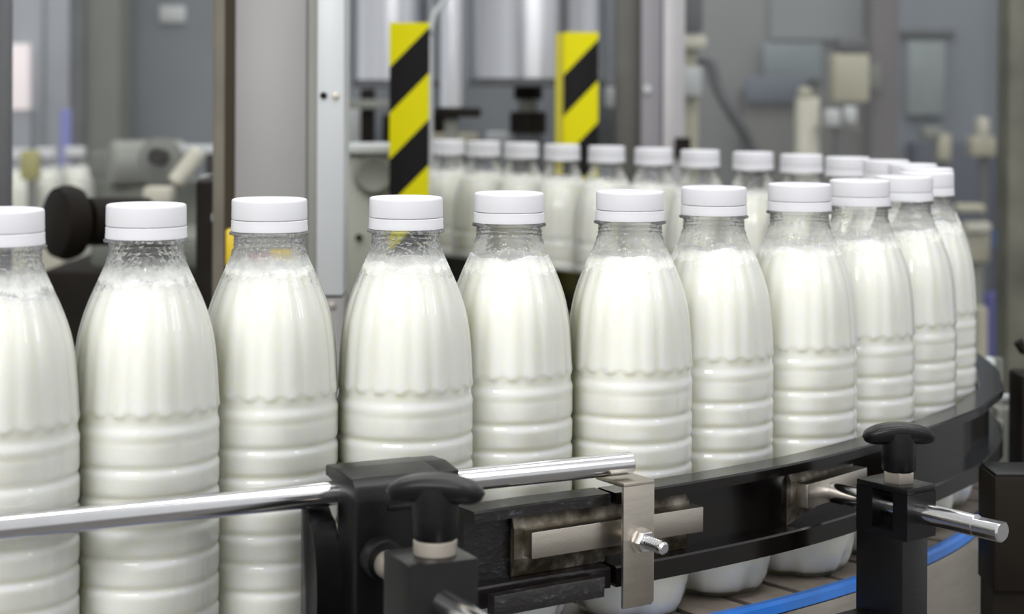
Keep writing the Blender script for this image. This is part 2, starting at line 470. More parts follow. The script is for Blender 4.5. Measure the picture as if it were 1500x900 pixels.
def shell_mesh():
    prof = [(0, .004), (.012, .0035), (.022, .0008)] + [(bottle_r(q), q) for q in zs]
    prof += [(.0190, .2238), (.0208, .2241), (.0211, .2248), (.0208, .2254), (.0190, .2257), (.0180, .2262), (.0180, .236), (.0165, .2365), (.0165, .2262)]
    bm = bmesh.new(); bm_lathe(bm, prof, 120, None, lambda t, z_, r_: flute(t, z_, r_) if z_ < .2150 else 0)
    bmesh.ops.recalc_face_normals(bm, faces=bm.faces)
    me = bpy.data.meshes.new('bottle_body'); bm.to_mesh(me); bm.free()
    for p_ in me.polygons: p_.use_smooth = True
    return me
def milk_mesh(level):
    zz = [q for q in zs if .001 < q < level-.0012]
    prof = [(0, .005), (.022, .0035)] + [(bottle_r(q)-.00025, max(q, .0025)) for q in zz[2:]]
    r_ = bottle_r(level)-.0004
    prof += [(r_+.0003, level-.001), (r_-.0002, level), (r_-.003, level-.0006), (r_*.5, level-.0008), (0, level-.0008)]
    bm = bmesh.new()
    def mod(t, z_, r__):
        return flute(t, z_, r__) if r__ > .02 and z_ < level-.0005 else 0
    bm_lathe(bm, prof, 120, None, mod)
    rnd = random.Random(int(level*1e5))
    for v in bm.verts:
        if v.co.z > level-.0016 and v.co.length_squared > 0:
            t = math.atan2(v.co.y, v.co.x)
            if v.co.xy.length > .01:
                v.co.z += .0009*math.sin(t*3+level*9000)+.0006*math.sin(t*7+1)+rnd.uniform(-.0004, .0004)
    bmesh.ops.recalc_face_normals(bm, faces=bm.faces)
    me = bpy.data.meshes.new('milk'); bm.to_mesh(me); bm.free()
    for p_ in me.polygons: p_.use_smooth = True
    me.materials.append(M['milk'])
    return me
def cap_meshes():
    R = .0200
    prof = [(0, .2428), (.012, .2429), (.0165, .2430), (.0183, .2430), (.0192, .2427), (.0197, .2421), (.0198, .2412), (.0199, .2328), (.0197, .2323)]
    prof += [(.0190, .2319), (.0175, .2318)]
    bm = bmesh.new()
    bm_lathe(bm, prof, 120, None, lambda t, z_, r_: (-.00012*(1 if int(round(t/(2*math.pi)*120)) % 2 else 0)) if .2325 < z_ < .2415 and r_ > .0197 else 0)
    bmesh.ops.recalc_face_normals(bm, faces=bm.faces)
    a = bpy.data.meshes.new('cap'); bm.to_mesh(a); bm.free()
    bm = bmesh.new()
    bm_lathe(bm, [(.0180, .2313), (.0196, .2318), (.0200, .2315), (.0200, .2290), (.0202, .2268), (.0201, .2260), (.0185, .2259)], 64)
    bmesh.ops.recalc_face_normals(bm, faces=bm.faces)
    b = bpy.data.meshes.new('tamper_band'); bm.to_mesh(b); bm.free()
    for me in (a, b):
        for p_ in me.polygons: p_.use_smooth = True
        me.set_sharp_from_angle(angle=math.radians(40))
        me.materials.append(M['cap'])
    return a, b
SH_WET = shell_mesh(); SH_DRY = SH_WET.copy()
SH_WET.materials.append(M['pet_wet']); SH_DRY.materials.append(M['pet'])
CAPM, BANDM = cap_meshes()
MILK = {}
def milk_for(level):
    if level not in MILK: MILK[level] = milk_mesh(level)
    return MILK[level]
def bottle(x, y, z, level, wet, label, group):
    t = thing('milk_bottle', label, 'bottle', (x, y, z), random.uniform(0, 6.28), group)
    for o_ in (link('bottle_body', SH_WET if wet else SH_DRY, None, t), link('milk', milk_for(level), None, t)):
        pass
    c = link('cap', CAPM, None, t); link('tamper_band', BANDM, None, c)
    return t
FR = 'milk bottles in the near row on the conveyor'
FA = 'milk bottles in the far row behind the bend'
BL = [('milk bottle cut off by the left edge of the photo', FR, .2030, 1),
      ('milk bottle right of the one cut off at the left edge, before the dark handwheel', FR, .2055, 1),
      ('milk bottle standing before the wide grey steel column', FR, .2070, 1),
      ('milk bottle under the nearer hazard strip, directly above the black rod clamp', FR, .2085, 1),
      ('milk bottle whose clear neck shows, above the free end of the black guide rail', FR, .2075, 0),
      ('milk bottle behind the end of the polished guide rod', FR, .2060, 0),
      ('milk bottle second left of the black post, above the first seams seen in the belt', FR, .2060, 0),
      ('milk bottle just left of the black support post and its wing knob', FR, .2030, 0),
      ('milk bottle rising directly behind the wing knob of the black support post', FR, .2040, 0),
      ('milk bottle showing a narrow strip, third from the right-hand end of the near row', FR, .2060, 0),
      ('outermost near milk bottle at the bend, its slope facing the blue-grey background', FR, .2075, 0),
      ('milk bottle in the bend, its cap right behind the outermost near cap', FR, .2070, 0),
      ('milk bottle in the bend showing only a thin slice of cap, second behind the outermost', FR, .2070, 0),
      ('mostly hidden milk bottle in the bend, third cap behind the outermost', FR, .2070, 0),
      ('milk bottle leaving the bend, its cap touching the rightmost free far cap', FA, .2070, 0),
      ('rightmost far row milk bottle whose whole cap stands free', FA, .2060, 0),
      ('far milk bottle with a clear neck, second free cap from the right', FA, .2040, 0),
      ('far milk bottle with a clear neck, third free cap from the right', FA, .2050, 0),
      ('far milk bottle before the narrow steel posts in the middle of the photo', FA, .2060, 0),
      ('far milk bottle just right of the smaller hazard strip', FA, .2070, 0),
      ('far milk bottle directly below the smaller hazard strip', FA, .2070, 0),
      ('far milk bottle below the black piston under the large steel drum', FA, .2070, 0),
      ('second far milk bottle to the right of the nearer hazard strip', FA, .2070, 0),
      ('far milk bottle touching the right side of the nearer hazard strip in view', FA, .2070, 0)]
for (x, y), (lab, g, lev, wet) in zip(BP, BL):
    bottle(x, y, 0.0002, lev, wet, lab, g)

# ------------------------------------------------------------------ outer and inner guide rails
RZ1, RZ0 = .087, .037
CPROF = [(0, RZ1-.001), (-.001, RZ1), (-.017, RZ1), (-.018, RZ1-.001), (-.018, RZ0), (0, RZ0), (.0, RZ0+.010), (-.001, RZ0+.011), (-.010, RZ0+.011),
         (-.010, RZ1-.006), (0, RZ1-.006)]
outer_pts = [(.0565, .9430), (.0768, .9550), (.134, .9975), (.1770, 1.0330), (.222, 1.081), (.2826, 1.156), (.3144, 1.202), (.3418, 1.262), (.3660, 1.330), (.3800, 1.390),
             (.3880, 1.460), (.3845, 1.550), (.3640, 1.650), (.3300, 1.735), (.2880, 1.805), (.2400, 1.868), (.1930, 1.930)]
OUT = catmull([Vector(p_) for p_ in outer_pts], 6)
for _k in range(30):               # keep the rail clear of the bottles
    for p_ in OUT:
        for q_ in BP:
            d_ = p_-Vector(q_)
            if d_.length < .0560: p_ += d_.normalized()*(.0560-d_.length)
    OUT = [OUT[0]]+[(OUT[i_-1]+OUT[i_]*2+OUT[i_+1])/4 for i_ in range(1, len(OUT)-1)]+[OUT[-1]]
g1 = thing('guide_rail', 'long curved black guide rail with a smooth grey-shining top, bending round the bottles', 'guide rail')
sweep('rail_channel', OUT, CPROF, M['rail'], g1)
g2 = thing('guide_rail', 'short straight black guide rail with a flaking scuffed top, between clamp and steel bracket', 'guide rail')
sh = [Vector((-.0180, .8990)), Vector((.0150, .9207)), Vector((.0535, .9420))]
sweep('rail_channel', catmull(sh, 3), CPROF, M['rail_scuffed'], g2)
# lower lip that peels away at the free end
sweep('lower_lip', catmull([Vector((-.0115, .8960)), Vector((.02, .9175)), Vector((.046, .9340))], 3),
      [(0.0005, RZ0-.001), (0.0065, RZ0-.001), (.0070, RZ0+.0085), (.0065, RZ0+.0095), (.0005, RZ0+.0095)], M['rail_scuffed'], g2)

inner = PATH[20:-6]
g3 = thing('guide_rail', 'inner black guide rail glimpsed between the bottles, along the inside of the bend', 'guide rail')
sweep('rail_channel', inner, [(-.052, .112), (-.064, .112), (-.064, .070), (-.052, .070)], M['rail'], g3)
for i in (8, 60, 120, 170):
    if i < len(inner):
        n_ = normals2(inner)[i]; p_ = inner[i]-n_*.073
        box('rail_post', (p_.x-.008, p_.y-.008, -.010), (p_.x+.008, p_.y+.008, .10), M['black'], g3, bev=.001)

# sliders set in the guide rails
def slider(root, a, b, z0, z1, m_bar):
    """steel clamp bar lying in the channel mouth between a and b, wider greasy plate behind it"""
    a, b = Vector(a), Vector(b); c = (a+b)/2; d = (b-a); L = d.length; d.normalize(); n_ = Vector((d.y, -d.x))
    m4 = Matrix.Translation((c.x, c.y, 0)) @ axes(n_)
    zc = (z0+z1)/2
    # local: x along, -y outward
    box('clamp_bar', (-L/2, -.0015, z0), (L/2, .0088, z1), m_bar, root, m4, bev=.0006)
    # bevelled sill plates
    prism('slide_plate', [(.0088, RZ0+.0113), (.0097, RZ0+.0113), (.0097, RZ1-.0063), (.0088, RZ1-.0063), (.006, z1+.001), (.006, z0-.001)], -L/2-.006, L/2-.004, M['greasy'],
          root, m4 @ Matrix(((0, 1, 0, 0), (1, 0, 0, 0), (0, 0, 1, 0), (0, 0, 0, 1))))
    return m4, n_
# steel bracket with bolt
br = thing('rail_bracket', 'stainless steel L-bracket with a protruding bolt, holding the two black guide rails end to end', 'bracket')
m4, nb_ = slider(br, (.0105, .9165), (.1055, .9765), .0588, .0727, M['steel'])
bc = Vector((.0668, .9370)); bn = Vector((.53, -.848)).normalized()
mb = Matrix.Translation((bc.x, bc.y, 0)) @ axes(bn)
prism('bracket_plate', [(-.0100, .0290), (.0082, .0290), (.0100, .0308), (.0100, .0935), (-.0100, .0935)], -.0022, 0, M['steel'], br, mb, bev=.0004)
box('bracket_tab', (-.0100, -.0022, .0925), (.0100, .0240, .0950), M['steel'], br, mb, bev=.0005)
lathe('bolt', [(0, 0), (.0035, 0)] + [q for k in range(9) for q in ((.0035, .001+.002*k), (.0031, .002+.002*k))] + [(.0033, .020), (.0022, .0210), (0, .0210)], M['chrome'], br, 20,
      mb @ Matrix.Translation((.0012, -.0022, .0640)) @ frame_from((0, -1, 0)))
lathe('washer', [(0, 0), (.0068, 0), (.0068, .0012), (0, .0012)], M['nut'], br, 24, mb @ Matrix.Translation((.0012, -.0022, .0640)) @ frame_from((0, -1, 0)))
lathe('nut', [(0, .0012), (.0058, .0012), (.0060, .0018), (.0060, .0055), (.0055, .0062), (0, .0062)], M['chrome'], br, 6,
      mb @ Matrix.Translation((.0012, -.0022, .0640)) @ frame_from((0, -1, 0)), angle=20)
rod('bolt_stem', mb @ Vector((.0012, .0, .0640)), mb @ Vector((.0012, .012, .0640)), .0034, M['nut'], br, 16)

# ------------------------------------------------------------------ wing knob
def knob(root, x, y, z, ang, s=1.0):
    """T shaped wing knob with threaded bush; root part"""
    T = Matrix.Translation((x, y, z)) @ Matrix.Rotation(ang, 4, 'Z') @ Matrix.Scale(s, 4)
    lathe('bush', [(0, 0), (.0093, 0), (.0096, .0006), (.0096, .0062), (.0090, .0068), (0, .0068)], M['nut'], root, 6 if s < 1 else 40, T @ Matrix.Rotation(.3, 4, 'Z'), angle=25)
    bm = bmesh.new()
    bm_lathe(bm, [(0, .0068), (.0092, .0068), (.0098, .0076), (.0100, .016), (.0104, .024), (.0100, .030), (0, .031)], 40, T)
    stem = finish('knob_stem', bm, M['black'], root, True, 40)
    # wing: loft of super-ellipse sections
    bm = bmesh.new(); rings = []; n = 28; K = 26
    for i in range(K+1):
        t = -1+2*i/K
        w = .0218*t
        e = math.sqrt(max(0, 1-abs(t)**6))
        hy = (.0092-.0022*t*t)*max(e, .04)
        hz = (.0080-.0022*t*t)*max(e, .04)
        zc = .0305 - .0035*t*t*1.0 + (.0012 if abs(t) < .3 else 0)*0
        ring = []
        for k in range(n):
            a_ = 2*math.pi*k/n; ca, sa = math.cos(a_), math.sin(a_)
            px_ = hy*math.copysign(abs(ca)**.75, ca); pz_ = hz*math.copysign(abs(sa)**.75, sa)
            if sa > 0: pz_ *= .55
            ring.append(bm.verts.new((w, px_, zc+pz_)))
        rings.append(ring)
    for a, b in zip(rings, rings[1:]):
        for k in range(n): bm.faces.new((a[k], a[(k+1) % n], b[(k+1) % n], b[k]))
    bm.faces.new(rings[0]); bm.faces.new(rings[-1])
    bmesh.ops.transform(bm, matrix=T, verts=bm.verts)
    finish('knob_wing', bm, M['black'], root, True, 60)

# ------------------------------------------------------------------ near rod, clamp and its knob
RD = Vector((.8944, .4472)); RN = Vector((.4472, -.8944))
A0 = Vector((-.23, .80))
def rp(s, n, z):
    v = A0+RD*s+RN*n; return Vector((v.x, v.y, z))
gr = thing('guide_rod', 'long polished steel guide rod running across the near bottles from the left edge', 'rod', (0, 0, 0))
rod('rod_bar', rp(-.35, 0, .1025), rp(.329, 0, .1025), .0060, M['chrome'], gr, 48)

cl = thing('rod_clamp', 'bulky black plastic clamp with wing knob gripping the polished guide rod', 'clamp')
MC = Matrix.Translation((A0.x, A0.y, 0)) @ Matrix(((RN.x, RD.x, 0, 0), (RN.y, RD.y, 0, 0), (0, 0, 1, 0), (0, 0, 0, 1)))
# local x = outward n, y = along rod, z up
head = [(-.0110, .1090), (-.0110, .1145), (.0060, .1158), (.0240, .1140), (.0290, .1105), (.0310, .1040), (.0310, .012), (.0075, .012), (.0075, .0880), (.0072, .0965), (.0068, .1020),
        (.0050, .1065), (.0015, .1090), (-.0030, .1098)]
prism('clamp_body', head, .160, .206, M['black'], cl, MC, bev=.0009)
prism('clamp_lip', [(-.0110, .1095), (-.0105, .1143), (.0060, .1152), (.0220, .1130), (.0220, .1060), (.0068, .1040), (.0055, .1070), (.0015, .1095)], .2055, .218, M['black'], cl, MC, bev=.0009)
box('ridge', (.0300, .176, .0985), (.0322, .196, .1015), M['black'], cl, MC, bev=.0008)
# D-shaped lug at the left
lug = [(-.0130, .02)] + [(-.0130, .0960)] + [(-.0125+.0245*math.sin(a_), .0560+.0420*math.cos(a_)) for a_ in [math.radians(q) for q in range(8, 150, 10)]]
prism('side_lug', lug, .1475, .1605, M['black'], cl, MC, bev=.0022)
# collar, spindle
coll = MC @ Matrix.Translation((.031, (Vector((-.0285, .78))-A0).dot(RD), .0775))
lathe('collar', [(0, 0), (.0092, 0), (.0102, .0012), (.0104, .0095), (.0096, .0112), (.0070, .0116), (0, .0116)], M['black'], cl, 40, coll @ frame_from((1, 0, 0)))
FC = Vector((-.0285, .78))       # centre of the block's outer face
fn = (FC-A0).dot(RN); fs = (FC-A0).dot(RD)
rod('spindle', rp(fs, .030, .0765), rp(fs, fn-.030, .0765), .0068, M['nut'], cl, 32)
# square block under the knob, with a slot in its left face
def block(root, m4, w, d, ztop, zbot, slot=None, waist=None):
    """local origin at the centre of outer face; -y outward; x along rail"""
    bm = bmesh.new()
    if slot is None:
        bm_box(bm, (-w/2, 0, zbot), (w/2, d, ztop), m4, .0008)
        return finish('post_block', bm, M['black'], root, True, 40)
    s0, s1 = slot      # slot heights; slot runs through x
    w0 = d*.28; w1 = d*.68
    bm_box(bm, (-w/2, 0, s1), (w/2, d, ztop), m4, .0006)
    bm_box(bm, (-w/2, 0, s0), (w/2, w0, s1), m4)
    bm_box(bm, (-w/2, w1, s0), (w/2, d, s1), m4)
    bm_box(bm, (-w/2+.010, w0, s0), (w/2, w1, s1), m4)
    bm_box(bm, (-w/2, 0 if waist is None else 0, s0-.004), (w/2, d, s0), m4)
    ins = .003 if waist else 0
    bm_box(bm, (-w/2, ins, zbot), (w/2-ins, d, s0-.004), m4, .0006)
    return finish('post_block', bm, M['black'], root, True, 40)
MB1 = Matrix.Translation((FC.x, FC.y, 0)) @ axes(RN)
block(cl, MB1, .0330, .0308, .0930, -.12)
k1 = FC-RN*.0154
knob(cl, k1.x+.002, k1.y, .0930, math.atan2(RD.y, RD.x)-.60, 1.03)
r2 = thing('cross_rod', 'short polished steel cross rod leaving the clamp block towards the bottom of the photo', 'rod')
rod('rod_bar', rp(fs, fn-.0005, .0745), rp(fs, fn+.11, .0745), .0060, M['chrome'], r2, 48)
# foot of the near clamp reaching the conveyor frame
box('foot_arm', (-.010, .030, -.115), (.010, .127, -.095), M['black'], cl, MB1, bev=.001)

# ------------------------------------------------------------------ right support post
P2N = Vector((.62, -.785)).normalized(); P2T = Vector((-P2N.y, P2N.x))
FC2 = Vector((.2320, 1.0015))
MB2 = Matrix.Translation((FC2.x, FC2.y, 0)) @ axes(P2N)
po = thing('support_post', 'black square support post with wing knob and slot, carrying the curved guide rail', 'post')
block(po, MB2, .0250, .0370, .0785, -.12, slot=(.0530, .0750), waist=True)
k2 = FC2-P2N*.0165
knob(po, k2.x, k2.y, .0785, math.atan2(P2T.y, P2T.x)-.62, .97)
box('foot_arm', (-.055, .004, -.020), (-.0120, .034, .0050), M['black'], po, MB2, bev=.001)
box('foot_arm', (-.010, .036, -.115), (.010, .075, -.095), M['black'], po, MB2, bev=.001)
r3 = thing('cross_rod', 'polished steel cross rod with a flat near its tip, sticking out of the support post', 'rod')
a3 = Vector((.1915, 1.0515)); b3 = Vector((.2660, .9582))
d3 = (b3-a3).normalized(); n3 = Vector((d3.y, -d3.x))
zr = .0638
p0_, p1_ = Vector((a3.x, a3.y, zr)), Vector((b3.x, b3.y, zr))
pm = p1_+(p0_-p1_).normalized()*.017
rod('rod_bar', p0_, pm, .0060, M['chrome'], r3, 48, .0003)
bm = bmesh.new()
L_ = (p1_-pm).length
bm_lathe(bm, [(0, 0), (.0060, 0), (.0060, L_-.001), (.0050, L_), (0, L_)], 40, None)
for v in bm.verts:
    if v.co.y > .0045: v.co.y = .0045
bmesh.ops.transform(bm, matrix=Matrix.Translation(pm) @ frame_from(p1_-pm), verts=bm.verts)
finish('flattened_tip', bm, M['chrome'], r3, True, 40)
sl = thing('rail_slider', 'steel clamp slider in the curved guide rail, left of the black support post', 'slider')
slider(sl, (.1716, 1.0325), (.2160, 1.0815), .0586, .0727, M['steel'])

# ------------------------------------------------------------------ gear at the right edge
rb = thing('bearing_block', 'black block below the grey upright at the right edge, behind the cross rod', 'block')
c = at(1434, 700, 1.15); c.z = at(1434, 700, 1.11).z; e = at(1530, 868, 1.11)
box('block_body', (c.x, 1.11, e.z), (e.x, 1.15, c.z), M['dark'], rb, bev=.0012)
box('block_top', (c.x+.001, 1.112, c.z-.001), (e.x, 1.148, c.z+.002), M['black'], rb, bev=.0005)
box('block_stand', (e.x-.03, 1.115, floor_z), (e.x-.002, 1.145, e.z+.002), M['dark'], rb)
up = thing('upright_tube', 'greyish steel upright with pale collar at the right edge beside the rail', 'upright')
c = at(1457, 596, 1.50); e = at(1491, 700, 1.50)
box('tube_body', (c.x, 1.49, floor_z), (e.x, 1.51, c.z), M['housing'], up, bev=.002)
c2 = at(1460, 577, 1.50); e2 = at(1506, 590, 1.50)
rod('pale_collar', (c2.x, 1.50, (c2.z+e2.z)/2), (e2.x, 1.50, (c2.z+e2.z)/2), (c2.z-e2.z)/2, M['pale'], up, 16)
c3 = at(1440, 618, 1.46); 
rod('link_bolt', (c3.x-.008, 1.46, c3.z), (c3.x+.016, 1.46, c3.z-.006), .008, M['midgrey'], up, 12)
dk = thing('dark_upright', 'near-black upright running down the far right edge of the photo', 'upright')
c = at(1493, 480, 1.42)
box('upright_body', (c.x, 1.41, floor_z), (c.x+.05, 1.45, at(1493, 548, 1.42).z), M['dark'], dk, bev=.003)
tube('dark_hook', [at(1492, 500, 1.42), at(1500, 513, 1.42), at(1512, 520, 1.42), at(1512, 560, 1.42)], .004, M['dark'], dk)
# ribbed hose bottom right
hz = thing('ribbed_hose', 'olive ribbed hose in the lower right corner', 'hose')
bm = bmesh.new(); h0 = at(1512, 790, 1.75); h1 = at(1478, 960, 1.75); L_ = (h1-h0).length
prof = [(0, 0)]
k = 0
while k*.012 < L_:
    prof += [(.024, k*.012), (.030, k*.012+.003), (.030, k*.012+.007), (.024, k*.012+.010)]; k += 1
prof += [(0, k*.012)]
bm_lathe(bm, prof, 24, Matrix.Translation(h0) @ frame_from(h1-h0))
finish('hose_body', bm, M['olive'], hz, True, 50)

# small bolts on the conveyor side plate
for px, py, Y in ((1427, 790, 1.245), (1422, 886, 1.215)):
    p_ = at(px, py, Y)
    best = min(range(len(PATH)), key=lambda i_: (PATH[i_]-Vector((p_.x, p_.y))).length)
    n_ = normals2(PATH)[best]; q = PATH[best]+n_*.053
    lathe('plate_bolt', [(0, 0), (.0065, 0), (.0065, .004), (.005, .005), (0, .005)], M['chrome'], conv, 6, Matrix.Translation((q.x, q.y, -.018 if py < 800 else -.075)) @ frame_from((n_.x, n_.y, 0)), angle=20)

# ------------------------------------------------------------------ machine frame behind the near row
def slab(name, px0, px1, py0, py1, Y, depth, mat, parent=None, bev=.002, to_floor=False):
    a = at(px0, py0, Y); b = at(px1, py1, Y)
    return box(name, (a.x, Y, floor_z if to_floor else b.z), (b.x, Y+depth, a.z), mat, parent, bev=bev)
YF = 1.45
cf = thing('machine_column', 'wide grey steel machine column with pale door post and bolts, behind the third bottle', 'column')
slab('column_face', 346, 446, -300, 900, YF, .06, M['alu'], cf, to_floor=True)
slab('column_edge', 446, 466, -300, 900, YF+.004, .05, M['midgrey'], cf, to_floor=True, bev=.001)
slab('door_post', 466, 503, -300, 434, YF-.006, .05, M['alu_light'], cf)
slab('door_post_foot', 466, 503, 436, 900, YF-.004, .05, M['alu'], cf, to_floor=True)
slab('dark_seal', 331, 346, -300, 900, YF+.03, .04, simple('dark_brown_rubber', (.045, .034, .02), .6, spec=.2), cf, to_floor=True, bev=.001)
slab('olive_profile', 314, 331, -300, 900, YF+.034, .04, M['alu_dark'], cf, to_floor=True, bev=.001)
for px, py in ((474, 140), (492, 141), (486, 448)):
    p_ = at(px, py, YF-.007)
    lathe('bolt', [(0, 0), (.0028, 0), (.0028, .0012), (.0014, .0016), (0, .0012)], M['nut'] if px > 475 else M['dark'], cf, 12, Matrix.Translation(p_) @ frame_from((0, -1, 0)))
slab('warning_sticker', 352, 395, 372, 394, YF-.001, .0012, M['red'], cf, bev=0)
slab('warning_sticker', 396, 438, 366, 388, YF-.001, .0012, M['yellow'], cf, bev=0)
lp = thing('guard_post', 'grey metal guard post cut off by the upper left edge of the photo', 'post')
slab('post_body', -90, -9, -300, 900, YF, .05, simple('post_grey_metal', (.16, .16, .17), .45, .2, .05, 8), lp, to_floor=True)  # one even grey, darker than the column face
gp = thing('clear_screen', 'hazy clear plastic guard panel between the left edge post and the machine column', 'panel')
slab('pane', 14, 320, -300, 268, YF+.035, .004, M['pane'], gp, bev=0)

# hazard strips
def hazard_post(pxa, pxb, pyt, Y, period, drop, slope, label, side):
    a = at(pxa, pyt, Y); b = at(pxb, pyt, Y)
    t = thing('hazard_strip', label, 'hazard strip', ((a.x+b.x)/2, Y, 0))
    w = (b.x-a.x)/2
    box('striped_plate', (-w, 0, floor_z), (w, .012, a.z), hazard('hazard_print', period, .5-(a.z-drop+slope*w)/period, slope), t, bev=.0008)
    if side:
        box('yellow_edge', (-w-.010, .004, floor_z), (-w, .030, a.z-.001), M['hazard_yellow'], t)
    return t
hazard_post(571, 629, 33, 1.90, .0985, .0480, 1.03, 'nearer, taller black and yellow hazard striped plate, left of the far bottle caps', False)
hazard_post(826, 877, 47, 2.28, .1067, .0551, 1.05, 'smaller black and yellow hazard striped plate standing behind the far row of caps', True)

# yellow guard edge by the column
ye = thing('yellow_bar', 'short yellow bar peeping out left of the machine column', 'bar')
slab('bar_body', 330, 345, 336, 392, 1.40, .012, M['yellow'], ye)
slab('bar_holder', 334, 345, 385, 900, 1.402, .01, M['dark'], ye, to_floor=True)

# ------------------------------------------------------------------ dark gear behind the first bottles
hw = thing('handwheel', 'black rounded handwheel behind the gap between the first two bottles', 'handwheel')
p_ = at(97, 326, 1.75)
lathe('wheel', [(0, -.016), (.018, -.018), (.034, -.012), (.037, -.003), (.037, .003), (.034, .012), (.020, .018), (.008, .020), (0, .020)], M['dark'], hw, 32,
      Matrix.Translation(p_) @ Matrix.Scale(.95, 4, (1, 0, 0)) @ frame_from((-.75, -.65, .05)))
rod('hub', p_+Vector((.018, .012, 0)), p_+Vector((.07, .05, -.002)), .024, M['dark'], hw, 24)
box('shaft_stand', (p_.x+.04, p_.y+.03, floor_z), (p_.x+.09, p_.y+.09, p_.z), M['dark'], hw, bev=.004)
gb = thing('gear_housing', 'dark greasy machine housing between and below the first bottles', 'machine')
slab('housing_body', 56, 318, 395, 900, 1.95, .25, M['dark'], gb, to_floor=True, bev=.01)
slab('housing_neck', 130, 312, 345, 400, 1.98, .18, M['greygreen'], gb, bev=.01)
slab('housing_side', 286, 344, 262, 900, 1.62, .10, M['dark'], gb, to_floor=True, bev=.004)
slab('clasp_plate', 309, 333, 312, 326, 1.60, .02, M['pale'], gb, bev=.002)
slab('clasp_body', 300, 318, 226, 256, 2.3, .04, M['dark'], gb, bev=.004)
gm = thing('gear_motor', 'blurred grey-beige gear motor behind the guard panel, above the second bottle', 'motor')
a = at(176, 242, 2.6); 
rod('motor_body', (a.x-.02, 2.62, a.z), (a.x+.085, 2.66, a.z), .036, M['midgrey'], gm, 24, .006)
a = at(240, 238, 2.5)
lathe('motor_flange', [(0, 0), (.030, 0), (.034, .004), (.034, .016), (.022, .022), (.012, .028), (0, .028)], M['greygreen'], gm, 24, Matrix.Translation(a) @ frame_from((-.4, -1, .1)))
lathe('motor_shaft', [(0, 0), (.012, 0), (.012, .02), (0, .02)], M['dark'], gm, 16, Matrix.Translation(a+Vector((.004, -.03, .008))) @ frame_from((-.4, -1, .1)))
slab('motor_plate', 262, 316, 213, 226, 2.55, .05, M['pale'], gm)
slab('motor_cover', 130, 180, 222, 262, 2.75, .05, M['greygreen'], gm, bev=.006)
slab('motor_stand', 150, 310, 262, 900, 2.62, .10, M['greygreen'], gm, to_floor=True, bev=.01)
a = at(272, 246, 2.45)
rod('cream_lever', a+Vector((-.016, 0, -.022)), a+Vector((.018, .01, .024)), .012, M['cream'], gm, 12, .004)
slab('cream_block', 208, 250, 274, 300, 2.4, .04, M['cream'], gm, bev=.006)
a = at(315, 265, 2.4)
slab('pale_knob', 292, 314, 258, 272, 2.4, .03, M['pale'], gm, bev=.004)
cw = thing('side_conveyor', 'pale side conveyor seen blurred through the guard panel at the far left', 'conveyor')
for_side = -.0490
a = at(-30, 300, 3.3); b = at(150, 300, 3.5)
box('conveyor_top', (a.x, 3.15, for_side-.02), (b.x+.02, 3.60, for_side), M['beige'], cw)
box('conveyor_guard', (a.x, 3.185, for_side), (b.x, 3.19, .060), M['cream'], cw)
for x_ in (a.x+.02, b.x-.03):
    box('conveyor_leg', (x_, 3.3, floor_z), (x_+.04, 3.34, for_side-.02), M['midgrey'], cw)
SB = 'blurred milk bottles behind the guard panel at far left'
for px, Y, lab in ((27, 3.26, 'blurred distant milk bottle right beside the left edge post, seen through the guard panel'),
                   (67, 3.335, 'middle one of three blurred distant milk bottles behind the guard panel'),
                   (110, 3.41, 'blurred distant milk bottle above the black handwheel, seen through the guard panel')):
    bottle(at(px, 230, Y).x, Y, for_side+.0002, .2050, 0, lab, SB)
cy = thing('yellow_valve', 'small yellow valve between the blurred distant bottles at far left', 'valve')
a = at(50, 245, 3.15); box('valve_body', (a.x-.018, 3.12, a.z-.022), (a.x+.016, 3.14, a.z+.03), simple('mustard_paint', (.36, .34, .12), .5), cy, bev=.006)
box('valve_pipe', (a.x-.006, 3.125, floor_z), (a.x+.006, 3.137, a.z-.02), M['midgrey'], cy)
bp = thing('blue_pipe', 'thin blue-violet pipe standing behind the distant bottles at far left', 'pipe')
a = at(93, 160, 3.6); rod('pipe_body', (a.x, 3.62, floor_z), (a.x, 3.62, a.z), .012, simple('violet_blue_paint', (.22, .24, .55), .5), bp, 12)

# ------------------------------------------------------------------ filling machine in the middle
hs = thing('infeed_housing', 'pale grey-green housing with a ledge between door post and nearer hazard strip', 'machine')
slab('housing_body', 500, 574, 226, 900, 1.965, .10, M['housing'], hs, to_floor=True, bev=.004)
slab('housing_ledge', 498, 576, 213, 226, 1.95, .125, M['pale'], hs, bev=.002)
a = at(549, 256, 1.962)
lathe('port_ring', [(0, 0), (.022, 0), (.024, .003), (.018, .007), (.010, .004), (0, .004)], M['midgrey'], hs, 24, Matrix.Translation(a) @ frame_from((0, -1, 0)))
a = at(526, 348, 1.962); rod('plug', a, a+Vector((0, -.006, 0)), .004, M['dark'], hs, 12)

